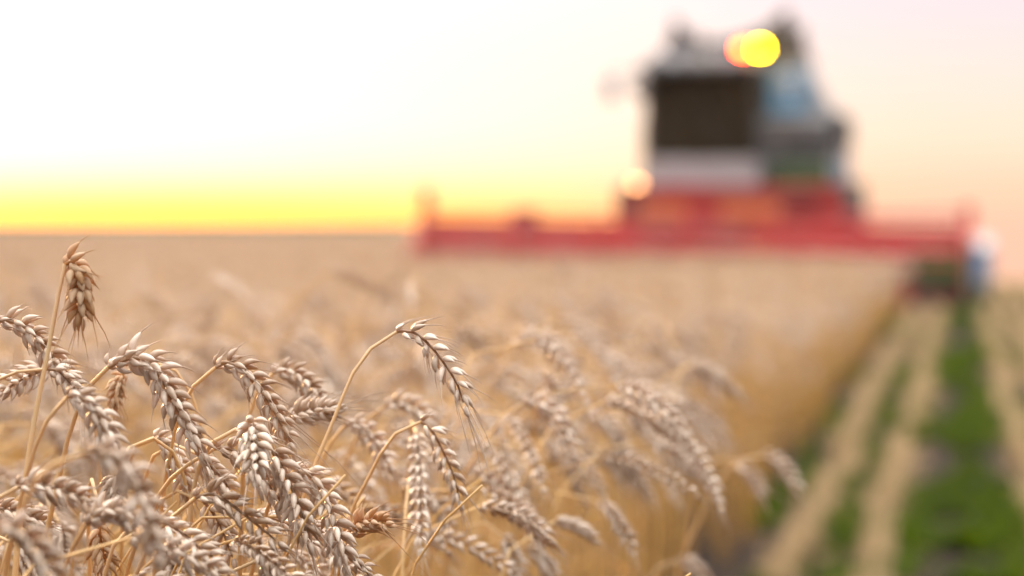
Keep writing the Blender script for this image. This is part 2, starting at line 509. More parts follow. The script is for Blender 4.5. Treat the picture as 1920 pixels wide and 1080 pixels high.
# ------------------------------------------------------------------ combine harvester
class B:
    """bmesh builder for the machine's parts (boxes, prisms, rods, wheels)"""
    def __init__(s): s.b = bmesh.new()

    def box(s, x0, x1, y0, y1, z0, z1):
        v = [s.b.verts.new(p) for p in ((x0, y0, z0), (x1, y0, z0), (x1, y1, z0), (x0, y1, z0), (x0, y0, z1), (x1, y0, z1), (x1, y1, z1), (x0, y1, z1))]
        for f in ((3, 2, 1, 0), (4, 5, 6, 7), (0, 1, 5, 4), (1, 2, 6, 5), (2, 3, 7, 6), (3, 0, 4, 7)): s.b.faces.new([v[i] for i in f])
        return s

    def prism(s, pts, axis, a, b):
        """polygon PTS in the two other axes, swept along AXIS from a to b"""
        def P(p, t):
            return {'x': (t, p[0], p[1]), 'y': (p[0], t, p[1]), 'z': (p[0], p[1], t)}[axis]
        A = [s.b.verts.new(P(p, a)) for p in pts]; C = [s.b.verts.new(P(p, b)) for p in pts]
        n = len(pts)
        s.b.faces.new(A); s.b.faces.new(C[::-1])
        for i in range(n): s.b.faces.new((A[i], C[i], C[(i + 1) % n], A[(i + 1) % n]))
        return s

    def loft(s, A, C):
        a = [s.b.verts.new(p) for p in A]; c = [s.b.verts.new(p) for p in C]; n = len(A)
        s.b.faces.new(a); s.b.faces.new(c[::-1])
        for i in range(n): s.b.faces.new((a[i], c[i], c[(i + 1) % n], a[(i + 1) % n]))
        return s

    def rod(s, p0, p1, r, seg=10, r2=None):
        p0, p1 = Vector(p0), Vector(p1); d = p1 - p0
        q = d.to_track_quat('Z', 'Y').to_matrix()
        r2 = r if r2 is None else r2
        A, C = [], []
        for i in range(seg):
            a = 2 * math.pi * i / seg; o = q @ Vector((math.cos(a), math.sin(a), 0))
            A.append(s.b.verts.new(p0 + o * r)); C.append(s.b.verts.new(p1 + o * r2))
        s.b.faces.new(A); s.b.faces.new(C[::-1])
        for i in range(seg): s.b.faces.new((A[i], C[i], C[(i + 1) % seg], A[(i + 1) % seg]))
        return s

    def path(s, pts, r, seg=8):
        for a, b in zip(pts[:-1], pts[1:]): s.rod(a, b, r, seg)
        return s

    def revolve(s, prof, centre, axis, seg=40):
        """profile (radius, along) turned about AXIS through CENTRE"""
        rings = []
        for i in range(seg):
            a = 2 * math.pi * i / seg; c, sn = math.cos(a), math.sin(a)
            ring = []
            for r_, t in prof:
                p = {'x': (t, r_ * c, r_ * sn), 'y': (r_ * c, t, r_ * sn), 'z': (r_ * c, r_ * sn, t)}[axis]
                ring.append(s.b.verts.new(Vector(centre) + Vector(p)))
            rings.append(ring)
        n = len(prof)
        for i in range(seg):
            for k in range(n - 1):
                s.b.faces.new((rings[i][k], rings[(i + 1) % seg][k], rings[(i + 1) % seg][k + 1], rings[i][k + 1]))
        return s

    def build(s, name, mat, parent=None, bevel=0.0, smooth=False):
        bmesh.ops.remove_doubles(s.b, verts=s.b.verts, dist=1e-5)
        bmesh.ops.recalc_face_normals(s.b, faces=s.b.faces)
        me = bpy.data.meshes.new(name); s.b.to_mesh(me); s.b.free()
        me.materials.append(mat)
        if smooth:
            for p in me.polygons: p.use_smooth = True
        o = bpy.data.objects.new(name, me); COL.objects.link(o)
        if parent: o.parent = parent
        if bevel:
            md = o.modifiers.new('bevel', 'BEVEL'); md.width = bevel; md.segments = 2; md.limit_method = 'ANGLE'
        return o


HV = 29.2                               # distance of the cutter bar along the rows
HU0, HU1 = -6.67, 0.09                  # header ends, in row coordinates


def build_combine():
    cx, cy = uv(-3.0, 33.0)
    root = empty('combine_harvester', (cx, cy, 0), -TH)
    tag(root, 'grey combine harvester with wide red header cutting toward the camera, amber beacon lit', 'combine harvester')
    U = lambda u: u + 3.0               # row coordinates -> local
    V_ = lambda v: v - 33.0

    # --- body: threshing hull, side panels
    b = B()
    b.prism([(V_(32.0), 1.35), (V_(32.0), 2.42), (V_(34.6), 2.42), (V_(37.6), 2.25), (V_(38.3), 1.6), (V_(37.8), 0.95), (V_(33.2), 0.85)], 'x', U(-4.18), U(-1.68))
    body = b.build('body', M['grey_blue'], root, 0.03)
    b = B(); b.box(U(-2.52), U(-1.72), V_(31.97), V_(31.995), 1.86, 2.38); b.build('front_panel', M['grey'], body, 0.006)
    b = B(); b.box(U(-2.50), U(-2.0), V_(32.36), V_(32.43), 2.50, 3.05); b.build('blue_panel', M['blue'], body, 0.01)  # plain opaque blue panel in front of the tank
    b = B(); b.box(U(-1.675), U(-1.66), V_(33.0), V_(36.5), 1.55, 1.95); b.build('stripe', M['blue'], body, 0.004)
    b = B()
    for v0 in (33.2, 34.3, 35.4): b.box(U(-1.675), U(-1.645), V_(v0), V_(v0 + 1.0), 1.05, 1.5)
    b.build('side_panel', M['grey'], body, 0.01)
    b = B()
    for k in range(7): b.box(U(-2.3 + 0.1 * k), U(-2.24 + 0.1 * k), V_(31.93), V_(31.968), 1.93, 2.2)
    b.build('grille', M['dark'], body, 0.004)
    b = B(); b.box(U(-1.78), U(-1.52), V_(32.4), V_(35.0), 2.12, 2.50); b.build('air_intake', M['dark'], body, 0.04)
    # --- grain tank with flared corner extensions
    b = B()
    b.loft([(U(-3.92), V_(32.5), 2.43), (U(-1.66), V_(32.5), 2.43), (U(-1.66), V_(35.2), 2.43), (U(-3.92), V_(35.2), 2.43)],
           [(U(-3.92), V_(32.45), 3.22), (U(-2.1), V_(32.45), 3.22), (U(-2.1), V_(35.2), 3.22), (U(-3.92), V_(35.2), 3.22)])
    tank = b.build('grain_tank', M['grey_blue'], root, 0.02)
    b = B()
    for v0, v1 in ((32.42, 32.46), (35.2, 35.24)):
        b.prism([(U(-3.92), 3.20), (U(-2.12), 3.20), (U(-2.18), 3.46), (U(-2.25), 3.88), (U(-2.36), 3.84), (U(-2.52), 3.66),
                 (U(-2.78), 3.56), (U(-3.05), 3.48), (U(-3.50), 3.48), (U(-3.72), 3.72), (U(-3.79), 3.82), (U(-3.86), 3.50)], 'y', V_(v0), V_(v1))
    for u0 in (-3.93, -2.14):
        b.prism([(V_(32.46), 3.2), (V_(35.2), 3.2), (V_(35.2), 3.44), (V_(34.9), 3.40), (V_(32.8), 3.40), (V_(32.46), 3.44)], 'x', U(u0), U(u0 + 0.03))
    b.build('tank_extension', M['dark_grey'], tank, 0.008)
    # unloading auger folded along the far side
    b = B(); b.rod((U(-4.3), V_(33.2), 2.9), (U(-4.35), V_(38.2), 2.75), 0.16, 16); b.build('unloading_auger', M['grey'], root, 0, True)

    # --- cab
    cu0, cu1, cv0, cv1 = -4.03, -2.57, 31.25, 32.4
    cab = B().box(U(cu0), U(cu1), V_(cv0 + .02), V_(cv1), 1.44, 1.86).build('cab', M['white'], root, 0.03)
    for u in (cu0 + .035, cu1 - .035):
        b = B(); b.rod((U(u), V_(cv0 + .05), 1.86), (U(u), V_(cv0 - .05), 3.03), 0.045); b.build('cab_pillar', M['dark'], cab, 0.01)
    b = B(); b.box(U(cu0), U(cu1), V_(cv1 - .06), V_(cv1 - .03), 1.86, 3.03)
    b.build('cab_rear_wall', M['dark'], cab, 0.01)
    b = B(); b.loft([(U(cu0 - .04), V_(cv0 - .18), 3.03), (U(cu1 + .04), V_(cv0 - .18), 3.03), (U(cu1 + .04), V_(cv1), 3.03), (U(cu0 - .04), V_(cv1), 3.03)],
                    [(U(cu0 + .12), V_(cv0 - .05), 3.22), (U(cu1 - .02), V_(cv0 - .05), 3.26), (U(cu1 - .02), V_(cv1), 3.26), (U(cu0 + .12), V_(cv1), 3.22)])
    roof = b.build('cab_roof', M['grey'], root, 0.025)
    b = B(); b.box(U(cu0 - .07), U(cu1 + .07), V_(cv0 - .24), V_(cv0 - .19), 2.97, 3.06); b.build('visor', M['dark'], roof, 0.01)
    for k in range(4):
        b = B(); u = cu0 + .22 + k * .34; b.rod((U(u), V_(cv0 - .21), 3.13), (U(u), V_(cv0 - .10), 3.13), 0.055, 14)
        b.build('work_light', M['steel'], roof, 0.004)
    b = B(); b.loft([(U(cu0 + .06), V_(cv0 + .03), 1.88), (U(cu1 - .06), V_(cv0 + .03), 1.88), (U(cu1 - .06), V_(cv0 - .05), 3.02), (U(cu0 + .06), V_(cv0 - .05), 3.02)],
                    [(U(cu0 + .06), V_(cv0 + .04), 1.88), (U(cu1 - .06), V_(cv0 + .04), 1.88), (U(cu1 - .06), V_(cv0 - .04), 3.02), (U(cu0 + .06), V_(cv0 - .04), 3.02)])
    b.build('windscreen', M['glass'], cab)
    for u in (cu0 + .012, cu1 - .02):
        b = B(); b.box(U(u), U(u + .008), V_(cv0 + .09), V_(cv1 - .1), 1.90, 3.0); b.build('side_glass', M['glass'], cab)
    b = B(); b.rod((U(-3.0), V_(cv0 - .06), 1.95), (U(-3.35), V_(cv0 - .11), 2.7), 0.012); b.build('wiper', M['dark'], cab)
    b = B(); b.box(U(-3.55), U(-3.05), V_(31.9), V_(32.28), 1.87, 2.2); b.box(U(-3.53), U(-3.07), V_(32.17), V_(32.3), 2.2, 2.85); b.build('driver_seat', M['seat'], cab, 0.05)
    b = B(); b.rod((U(-3.3), V_(31.55), 1.87), (U(-3.3), V_(31.72), 2.3), 0.035)
    b.revolve([(0.20, -.018), (0.218, 0), (0.20, .018), (0.182, 0), (0.20, -.018)], (U(-3.3), V_(31.72), 2.31), 'z', 24); b.build('steering_wheel', M['dark'], cab)
    # mirrors on arms
    for s_, u in ((-1, cu0), (1, cu1)):
        b = B(); b.path([(U(u), V_(cv0 + .02), 2.98), (U(u + s_ * .42), V_(cv0 - .25), 2.98), (U(u + s_ * .42), V_(cv0 - .25), 2.62)], 0.014)
        arm = b.build('mirror_arm', M['dark'], root)
        b = B(); b.box(U(u + s_ * .42 - .09), U(u + s_ * .42 + .09), V_(cv0 - .27), V_(cv0 - .225), 2.60, 2.93); b.build('mirror', M['mirror'], arm, 0.015)
    # amber beacon and the orange lamp beside it
    b = B(); b.rod((U(-2.535), V_(cv0 - .06), 3.08), (U(-2.535), V_(cv0 - .06), 3.20), 0.03); b.rod((U(-2.535), V_(cv0 - .06), 3.19), (U(-2.535), V_(cv0 - .06), 3.215), 0.075, 20)
    bs = b.build('beacon', M['dark'], root)
    b = B(); b.revolve([(0.0, 0.0), (0.062, 0.0), (0.062, .075), (0.05, .105), (0.0, .115)], (U(-2.535), V_(cv0 - .06), 3.217), 'z', 20); b.build('beacon_lens', M['beacon'], bs, 0, True)
    b = B(); b.box(U(-2.83), U(-2.68), V_(cv0 - .16), V_(cv0 - .06), 3.20, 3.33); wl = b.build('roof_lamp', M['dark'], root, 0.01)
    b = B(); b.rod((U(-2.755), V_(cv0 - .178), 3.265), (U(-2.755), V_(cv0 - .162), 3.265), 0.055, 18); b.build('lamp_lens', M['beacon2'], wl)
    # lit headlamp low beside the cab
    b = B(); b.rod((U(-4.10), V_(30.94), 1.49), (U(-4.10), V_(31.10), 1.49), 0.085, 18); b.path([(U(-4.10), V_(31.02), 1.42), (U(-4.0), V_(31.3), 1.42)], 0.02)
    hl = b.build('headlamp', M['dark'], root)
    b = B(); b.rod((U(-4.10), V_(30.925), 1.49), (U(-4.10), V_(30.938), 1.49), 0.075, 18); b.build('headlamp_lens', M['lamp'], hl)
    # platform, ladder, rail on the near side of the cab
    b = B(); b.box(U(-2.55), U(-1.50), V_(31.35), V_(32.0), 1.40, 1.46); plat = b.build('platform', M['green'], root, 0.01)
    b = B()
    for u in (-1.95, -1.55): b.rod((U(u), V_(31.3), 0.35), (U(u), V_(31.38), 1.43), 0.022)
    for k in range(5): b.box(U(-1.95), U(-1.55), V_(31.27), V_(31.38), 0.42 + .24 * k, 0.45 + .24 * k)
    b.build('ladder', M['green'], plat)
    b = B(); b.path([(U(-2.5), V_(31.38), 1.46), (U(-2.5), V_(31.38), 2.3), (U(-1.52), V_(31.38), 2.3), (U(-1.52), V_(31.38), 1.46)], 0.018)
    b.path([(U(-2.5), V_(31.38), 1.9), (U(-1.52), V_(31.38), 1.9)], 0.014); b.build('handrail', M['dark'], plat)
    b = B(); b.box(U(-2.45), U(-1.66), V_(31.55), V_(31.96), 1.465, 1.80); b.build('shade_block', M['green'], plat, 0.03)  # added dark green block standing in for ladder and wheel shade

    # --- wheels
    def wheel(u, v, r, wd, tread):
        b = B()
        b.revolve([(r * .52, -wd * .46), (r * .80, -wd * .5), (r * .96, -wd * .42), (r, -wd * .2), (r, wd * .2), (r * .96, wd * .42), (r * .80, wd * .5), (r * .52, wd * .46)], (U(u), V_(v), r), 'x', 48)
        ty = b.build('wheel', M['rubber'], root, 0, True)
        b = B(); n = tread
        for i in range(n):
            for s_ in (-1, 1):
                a = 2 * math.pi * (i + (0.5 if s_ > 0 else 0)) / n
                p0 = Vector((U(u), V_(v) + math.cos(a) * (r + .005), r + math.sin(a) * (r + .005)))
                a2 = a + 0.16
                p1 = Vector((U(u) + s_ * wd * .46, V_(v) + math.cos(a2) * (r - .02), r + math.sin(a2) * (r - .02)))
                b.rod(p0, p1, 0.028, 5)
        b.build('tread', M['rubber'], ty)
        b = B(); b.revolve([(0.0, wd * .18), (r * .22, wd * .2), (r * .25, wd * .05), (r * .48, wd * .12), (r * .55, wd * .44), (r * .55, -wd * .44), (r * .48, -wd * .12), (0.0, -wd * .1)], (U(u), V_(v), r), 'x', 32)
        b.build('rim', M['red'], ty, 0, True)
    for u in (-4.22, -1.52): wheel(u, 32.6, 0.78, 0.55, 18)
    for u in (-3.9, -1.85): wheel(u, 36.9, 0.48, 0.34, 16)
    b = B(); b.rod((U(-4.2), V_(32.6), 0.78), (U(-1.5), V_(32.6), 0.78), 0.12); b.build('axle', M['dark'], root); b = B(); b.rod((U(-3.9), V_(36.9), .48), (U(-1.85), V_(36.9), .48), 0.07); b.build('axle', M['dark'], root)

    # --- feeder house
    b = B(); b.prism([(V_(29.9), 0.35), (V_(29.9), 0.95), (V_(32.2), 1.75), (V_(32.3), 1.0)], 'x', U(-3.95), U(-2.65)); b.build('feeder_house', M['dark_red'], root, 0.02)
    b = B(); b.box(U(-4.27), U(-1.42), V_(30.18), V_(30.25), 0.62, 1.44)
    b.prism([(U(-4.27), 1.44), (U(-1.42), 1.44), (U(-1.55), 1.50), (U(-4.15), 1.50)], 'y', V_(30.18), V_(30.25))
    shield = b.build('centre_frame', M['worn'], root, 0.015)
    for u0, u1 in ((-4.0, -3.35), (-2.95, -2.2)):
        b = B(); b.box(U(u0), U(u1), V_(30.13), V_(30.178), 1.06, 1.24); b.build('orange_plate', M['orange'], shield, 0.01)
    b = B(); b.box(U(-2.15), U(-1.72), V_(30.12), V_(30.177), 1.22, 1.42); b.build('gearbox', M['dark_red'], shield, 0.02)
    b = B(); b.box(U(-4.2), U(-3.95), V_(30.10), V_(30.177), 1.2, 1.36); b.build('valve_block', M['dark'], shield, 0.02)

    # --- header (leans a little to its right end)
    hd = B()
    hd.box(U(HU0), U(HU1), V_(30.08), V_(30.16), 0.86, 1.04)                                   # top beam
    hd.prism([(V_(29.15), 0.16), (V_(29.2), 0.22), (V_(29.75), 0.16), (V_(30.0), 0.30), (V_(30.08), 0.86), (V_(30.16), 0.86), (V_(30.16), 0.2), (V_(29.8), 0.10)], 'x', U(HU0), U(HU1))
    header = hd.build('header', M['red'], root, 0.01)
    lean = [header]; zc = 0.78
    ax_v = 29.25
    b = B(); b.rod((U(HU0 + .1), V_(ax_v), zc), (U(HU1 - .1), V_(ax_v), zc), 0.07, 14)
    nb = 6; rr = 0.40
    ang = [2 * math.pi * (k + .25) / nb for k in range(nb)]
    for a in ang:
        y, z = V_(ax_v) + math.cos(a) * rr, zc + math.sin(a) * rr
        b.rod((U(HU0 + .12), y, z), (U(HU1 - .12), y, z), 0.024, 8)
    for k in range(7):
        u = HU0 + .15 + k * (HU1 - HU0 - .3) / 6
        for i, a in enumerate(ang):
            y, z = V_(ax_v) + math.cos(a) * rr, zc + math.sin(a) * rr
            b.rod((U(u), V_(ax_v), zc), (U(u), y, z), 0.02, 6)
            a2 = ang[(i + 1) % nb]
            b.rod((U(u), y, z), (U(u), V_(ax_v) + math.cos(a2) * rr, zc + math.sin(a2) * rr), 0.016, 6)
    reel = b.build('reel', M['red'], root)
    b = B(); b.rod((0, 0, 0), (0, .02, -.17), 0.006, 5); tine = b.build('tine', M['steel'], reel)
    first = True
    for k in range(16):
        for a in ang:
            t_ = tine if first else tine.copy()
            if not first: COL.objects.link(t_)
            first = False; t_.parent = reel
            t_.location = (U(HU0 + .25 + k * .42), V_(ax_v) + math.cos(a) * rr, zc + math.sin(a) * rr)
    # the auger trough
    b = B(); b.rod((U(HU0 + .05), V_(29.78), 0.45), (U(HU1 - .05), V_(29.78), 0.45), 0.13, 16)
    au = b.build('auger', M['dark_red'], root)
    g = Geo(); th_ = np.linspace(0, 2 * math.pi * 12, 360); us = np.linspace(HU0 + .06, HU1 - .06, 360)
    mid = 0.5 * (HU0 + HU1); th_ = np.where(us < mid, th_, -th_ + 4 * math.pi * 6)
    inn = np.stack((us + 3.0, V_(29.78) + .12 * np.cos(th_), .45 + .12 * np.sin(th_)), 1)
    outr = np.stack((us + 3.0, V_(29.78) + .27 * np.cos(th_), .45 + .27 * np.sin(th_)), 1)
    Vv = np.stack((inn, outr), 1).reshape(-1, 3)
    g.add(Vv, [(2 * i, 2 * i + 1, 2 * i + 3, 2 * i + 2) for i in range(359)]); g.obj('flighting', M['steel'], au)
    # knife guards
    b = B(); u = HU0 + .04
    while u < HU1:
        b.rod((U(u), V_(29.16), 0.19), (U(u), V_(29.02), 0.175), 0.014, 5, 0.004); u += 0.0762 * 1.5
    b.build('cutter_bar', M['steel'], header)
    # end sheets with crop dividers
    for s_, ue in ((-1, HU0), (1, HU1)):
        b = B(); b.prism([(V_(29.0), .10), (V_(28.9), .42), (V_(29.2), .80), (V_(29.7), 1.04), (V_(30.18), 1.06), (V_(30.18), .14)], 'x', U(ue - .02), U(ue + .02))
        es = b.build('end_sheet', M['dark_red'] if s_ > 0 else M['red'], root, 0.006); lean.append(es)
        b = B(); b.box(U(ue - .08), U(ue + .06), V_(29.95), V_(30.05), 1.0, 1.36 if s_ > 0 else 1.46); b.rod((U(ue), V_(30.0), 1.2), (U(ue), V_(ax_v), zc), 0.04)
        b.build('reel_arm', M['red'], es, 0.008)
        b = B(); b.loft([(U(ue + .03 * s_), V_(29.0), .08), (U(ue + .05 * s_), V_(29.0), .08), (U(ue + .05 * s_), V_(29.0), .5), (U(ue + .03 * s_), V_(29.0), .5)],
                        [(U(ue - .02), V_(28.25), .1), (U(ue + .01), V_(28.25), .1), (U(ue + .01), V_(28.25), .14), (U(ue - .02), V_(28.25), .14)])
        b.build('crop_divider', M['green'] if s_ > 0 else M['red'], es, 0.006)
    # blue and white guard outside the near end with green foot
    b = B(); b.prism([(V_(28.95), .36), (V_(28.95), .86), (V_(29.2), .98), (V_(30.0), .98), (V_(30.0), .36)], 'x', U(HU1 + .10), U(HU1 + .28))
    gd = b.build('drive_guard', M['white'], root, 0.02); lean += [gd, reel, au]
    b = B(); b.box(U(HU1 + .08), U(HU1 + .22), V_(28.90), V_(28.948), .42, .84); b.build('guard_face', M['blue'], gd, 0.01)
    b = B(); b.box(U(HU1 + .10), U(HU1 + .24), V_(28.96), V_(29.9), .05, .355); b.box(U(HU1 + .03), U(HU1 + .10), V_(29.1), V_(29.9), .1, .9); b.build('guard_foot', M['green'], gd, 0.01)
    b = B(); b.box(U(HU1 - .66), U(HU1 - .06), V_(28.86), V_(28.9), .44, .80); b.build('shade_panel', M['green'], es, 0.01)  # added dark panel standing in for the shaded header interior
    b = B(); b.box(U(HU1 - .62), U(HU1 - .06), V_(28.87), V_(28.91), .04, .437); b.build('lower_shade_panel', M['maroon'], es, 0.01)  # its maroon lower half, the same interior shade put into colour
    # hydraulic bump on the beam, hoses
    b = B(); b.box(U(-5.55), U(-5.25), V_(30.02), V_(30.14), 1.0, 1.22); b.rod((U(-5.4), V_(30.05), 1.1), (U(-5.4), V_(ax_v), zc), .035); b.build('reel_support', M['dark_red'], header, 0.02)
    b = B(); b.rod((U(-1.5), V_(30.1), 1.2), (U(HU1 - .02), V_(30.1), 1.28), 0.02); b.build('hose', M['red'], header)
    # the whole header hangs a touch lower at its near end
    for o in lean:
        a = R(1.1); o.matrix_local = Matrix.Translation((-0.3, 0, 0.50)) @ Matrix.Rotation(a, 4, 'Y') @ Matrix.Translation((0.3, 0, -0.55))
    return root


build_combine()

# ------------------------------------------------------------------ scatter (for what nobody could count)
def scatter(name, pts, rots, scl, idx, sources):
    me = bpy.data.meshes.new(name)
    me.vertices.add(len(pts)); me.vertices.foreach_set('co', np.asarray(pts, np.float32).ravel())
    a = me.attributes.new('spin', 'FLOAT_VECTOR', 'POINT'); a.data.foreach_set('vector', np.asarray(rots, np.float32).ravel())
    a = me.attributes.new('grow', 'FLOAT_VECTOR', 'POINT'); a.data.foreach_set('vector', np.asarray(scl, np.float32).ravel())
    a = me.attributes.new('pick', 'INT', 'POINT'); a.data.foreach_set('value', np.asarray(idx, np.int32))
    col = bpy.data.collections.new(name + '_sources')
    for s in sources: col.objects.link(s)
    o = bpy.data.objects.new(name, me); COL.objects.link(o)
    ng = bpy.data.node_groups.new(name, 'GeometryNodeTree')
    ng.interface.new_socket('Geometry', in_out='INPUT', socket_type='NodeSocketGeometry')
    ng.interface.new_socket('Geometry', in_out='OUTPUT', socket_type='NodeSocketGeometry')
    n, l = ng.nodes.new, ng.links.new
    gi, go = n('NodeGroupInput'), n('NodeGroupOutput')
    mp, ip, ci = n('GeometryNodeMeshToPoints'), n('GeometryNodeInstanceOnPoints'), n('GeometryNodeCollectionInfo')
    ci.inputs['Collection'].default_value = col; ci.inputs['Separate Children'].default_value = True; ci.inputs['Reset Children'].default_value = True

    def na(nm, ty):
        x = n('GeometryNodeInputNamedAttribute'); x.data_type = ty; x.inputs['Name'].default_value = nm
        return x.outputs['Attribute']
    l(gi.outputs[0], mp.inputs['Mesh']); l(mp.outputs[0], ip.inputs['Points']); l(ci.outputs[0], ip.inputs['Instance'])
    ip.inputs['Pick Instance'].default_value = True
    l(na('pick', 'INT'), ip.inputs['Instance Index']); l(na('spin', 'FLOAT_VECTOR'), ip.inputs['Rotation']); l(na('grow', 'FLOAT_VECTOR'), ip.inputs['Scale'])
    l(ip.outputs[0], go.inputs[0])
    md = o.modifiers.new('scatter', 'NODES'); md.node_group = ng
    return o


def source(name, geos):
    """an unlinked object for scattering; GEOS = [(Geo, material), ...] joined with material slots"""
    ms = []
    g = Geo(); counts = []
    allq, allt = [], []
    me = bpy.data.meshes.new(name)
    V, A, Q, T, mq, mt = [], [], [], [], [], []
    n = 0
    for k, (ge, mat) in enumerate(geos):
        v = np.concatenate(ge.v)
        V.append(v); A.append(np.concatenate(ge.a))
        if ge.q: q = np.concatenate(ge.q) + n; Q.append(q); mq.append(np.full(len(q), k))
        if ge.t: t = np.concatenate(ge.t) + n; T.append(t); mt.append(np.full(len(t), k))
        n += len(v); me.materials.append(mat)
    V = np.concatenate(V); q = np.concatenate(Q) if Q else np.zeros((0, 4), int); t = np.concatenate(T) if T else np.zeros((0, 3), int)
    me.vertices.add(len(V)); me.vertices.foreach_set('co', V.astype(np.float32).ravel())
    lo = np.concatenate((q.ravel(), t.ravel())).astype(np.int32)
    me.loops.add(len(lo)); me.loops.foreach_set('vertex_index', lo)
    me.polygons.add(len(q) + len(t))
    me.polygons.foreach_set('loop_start', np.concatenate((np.arange(len(q)) * 4, len(q) * 4 + np.arange(len(t)) * 3)).astype(np.int32))
    me.polygons.foreach_set('material_index', np.concatenate(mq + mt).astype(np.int32))
    me.polygons.foreach_set('use_smooth', np.full(len(q) + len(t), True))
    a = me.attributes.new('tone', 'FLOAT', 'POINT'); a.data.foreach_set('value', np.concatenate(A).astype(np.float32))
    me.update(calc_edges=True)
    return bpy.data.objects.new(name, me)


# ------------------------------------------------------------------ wheat
def plant_paths(rng, h, lean=None, nod=None, ear_len=None):
    """stem and ear centre lines of one plant, nodding toward +X; apex near height h"""
    lean = R(rng.uniform(2, 9)) if lean is None else lean
    nod = R(rng.uniform(112, 168)) if nod is None else nod
    ear_len = ear_len or rng.uniform(0.054, 0.080)
    arch = rng.uniform(0.13, 0.22)
    ear_bend = R(rng.uniform(18, 42)); nod0 = max(nod - ear_bend, R(25))
    ds = 0.012
    a, x, z = [], [0.0], [0.0]
    L1 = 0.6
    total = L1 + arch + ear_len; s = 0.0
    while s < total:
        if s < L1: an = lean * (0.4 + 0.6 * s / L1)
        elif s < L1 + arch: f = (s - L1) / arch; an = lean + (nod0 - lean) * f ** 1.35
        else: an = nod0 + ear_bend * (s - L1 - arch) / ear_len
        x.append(x[-1] + ds * math.sin(an)); z.append(z[-1] + ds * math.cos(an)); s += ds
    x, z = np.array(x), np.array(z)
    wob = rng.uniform(-.02, .02); ph = rng.uniform(0, 6)
    y = wob * np.sin(np.linspace(0, 2.6, len(x)) + ph) - wob * math.sin(ph)
    P = np.stack((x, y, z), 1)
    k = int((L1 + arch) / ds)
    dz = h - P[:, 2].max()                   # lengthen the straight lower stem to reach the height wanted
    lower = P[:4].copy(); P[:, 2] += dz
    P = np.vstack((np.array([[0, 0, 0]]), P)) if dz > 0 else np.vstack((np.array([[0, 0, 0]]), P[P[:, 2] > 0.02] if False else P[max(1, int(-dz / ds) + 1):]))
    ke = len(P) - (len(x) - k)
    return P[:ke + 1], P[ke:]


def plant_geos(rng, lod, h, leaves=1, nod=None):
    st, er = plant_paths(rng, h, nod=nod)
    gs, ge, gl = Geo(), Geo(), []
    n = {0: 9, 1: 16, 2: 26}[lod]
    S = resample(st, n)
    rad = np.interp(np.linspace(0, 1, n), (0, .55, .62, 1), (.0019, .0018, .0013, .00105))
    tube(gs, S, rad, {0: 3, 1: 5, 2: 6}[lod], np.linspace(0.75, 0.1, n) + rng.uniform(-.1, .15), close=False)
    roll = rng.uniform(-.9, .9)
    build_ear(ge, er, np.array((math.cos(roll) * 0.2, math.sin(roll), math.cos(roll))), rng, lod, rng.uniform(.76, .98))
    for k in range(leaves):
        z0 = rng.uniform(0.35, 0.75); i = int(z0 * (len(S) - 1)); g = Geo()
        P = leaf_path(S[i], rng.uniform(0, 6.28), rng.uniform(.12, .22), R(rng.uniform(30, 70)), rng.uniform(1.5, 3.4), rng, 6 if lod == 0 else 12)
        ribbon(g, P, np.array((math.sin(k + z0 * 9), math.cos(k + z0 * 9), 0.1)), np.linspace(.0045, .0008, len(P)) * rng.uniform(.7, 1.3), rng.uniform(.2, .7))
        gl.append(g)
    return gs, ge, gl


# --- tiles of standing crop, scattered along the rows
def wheat_tile(name, seed, size=0.5, n=56):
    rng = random.Random(seed); S, E, Lf = Geo(), Geo(), Geo()
    protos = []
    for k in range(16):
        protos.append(plant_geos(rng, 0, min(1.0, rng.gauss(.955, .03)) if k < 3 else min(.93, rng.gauss(.83, .055)), 2))
    for i in range(n):
        gs, ge, gl = rng.choice(protos)
        row = rng.randrange(4); u = (row + .5) * size / 4 - size / 2 + rng.gauss(0, .022); v = rng.uniform(-.5, .5) * size
        rz = rng.gauss(0, 1.5); s = rng.uniform(.92, 1.06); dt = rng.uniform(-.35, .5)
        for dst, src in ((S, gs), (E, ge)): dst.xform(src, rz, (1, 1, s), (u, v, 0), dt)
        for x in gl: Lf.xform(x, rz, (1, 1, s), (u, v, 0), dt)
    return source(name, [(S, M['stem']), (E, M['ear']), (Lf, M['leaf'])])


def edge_u(v, rng):
    return -0.70 + 0.05 * math.sin(v * 1.7) + 0.04 * math.sin(v * 4.1 + 1)


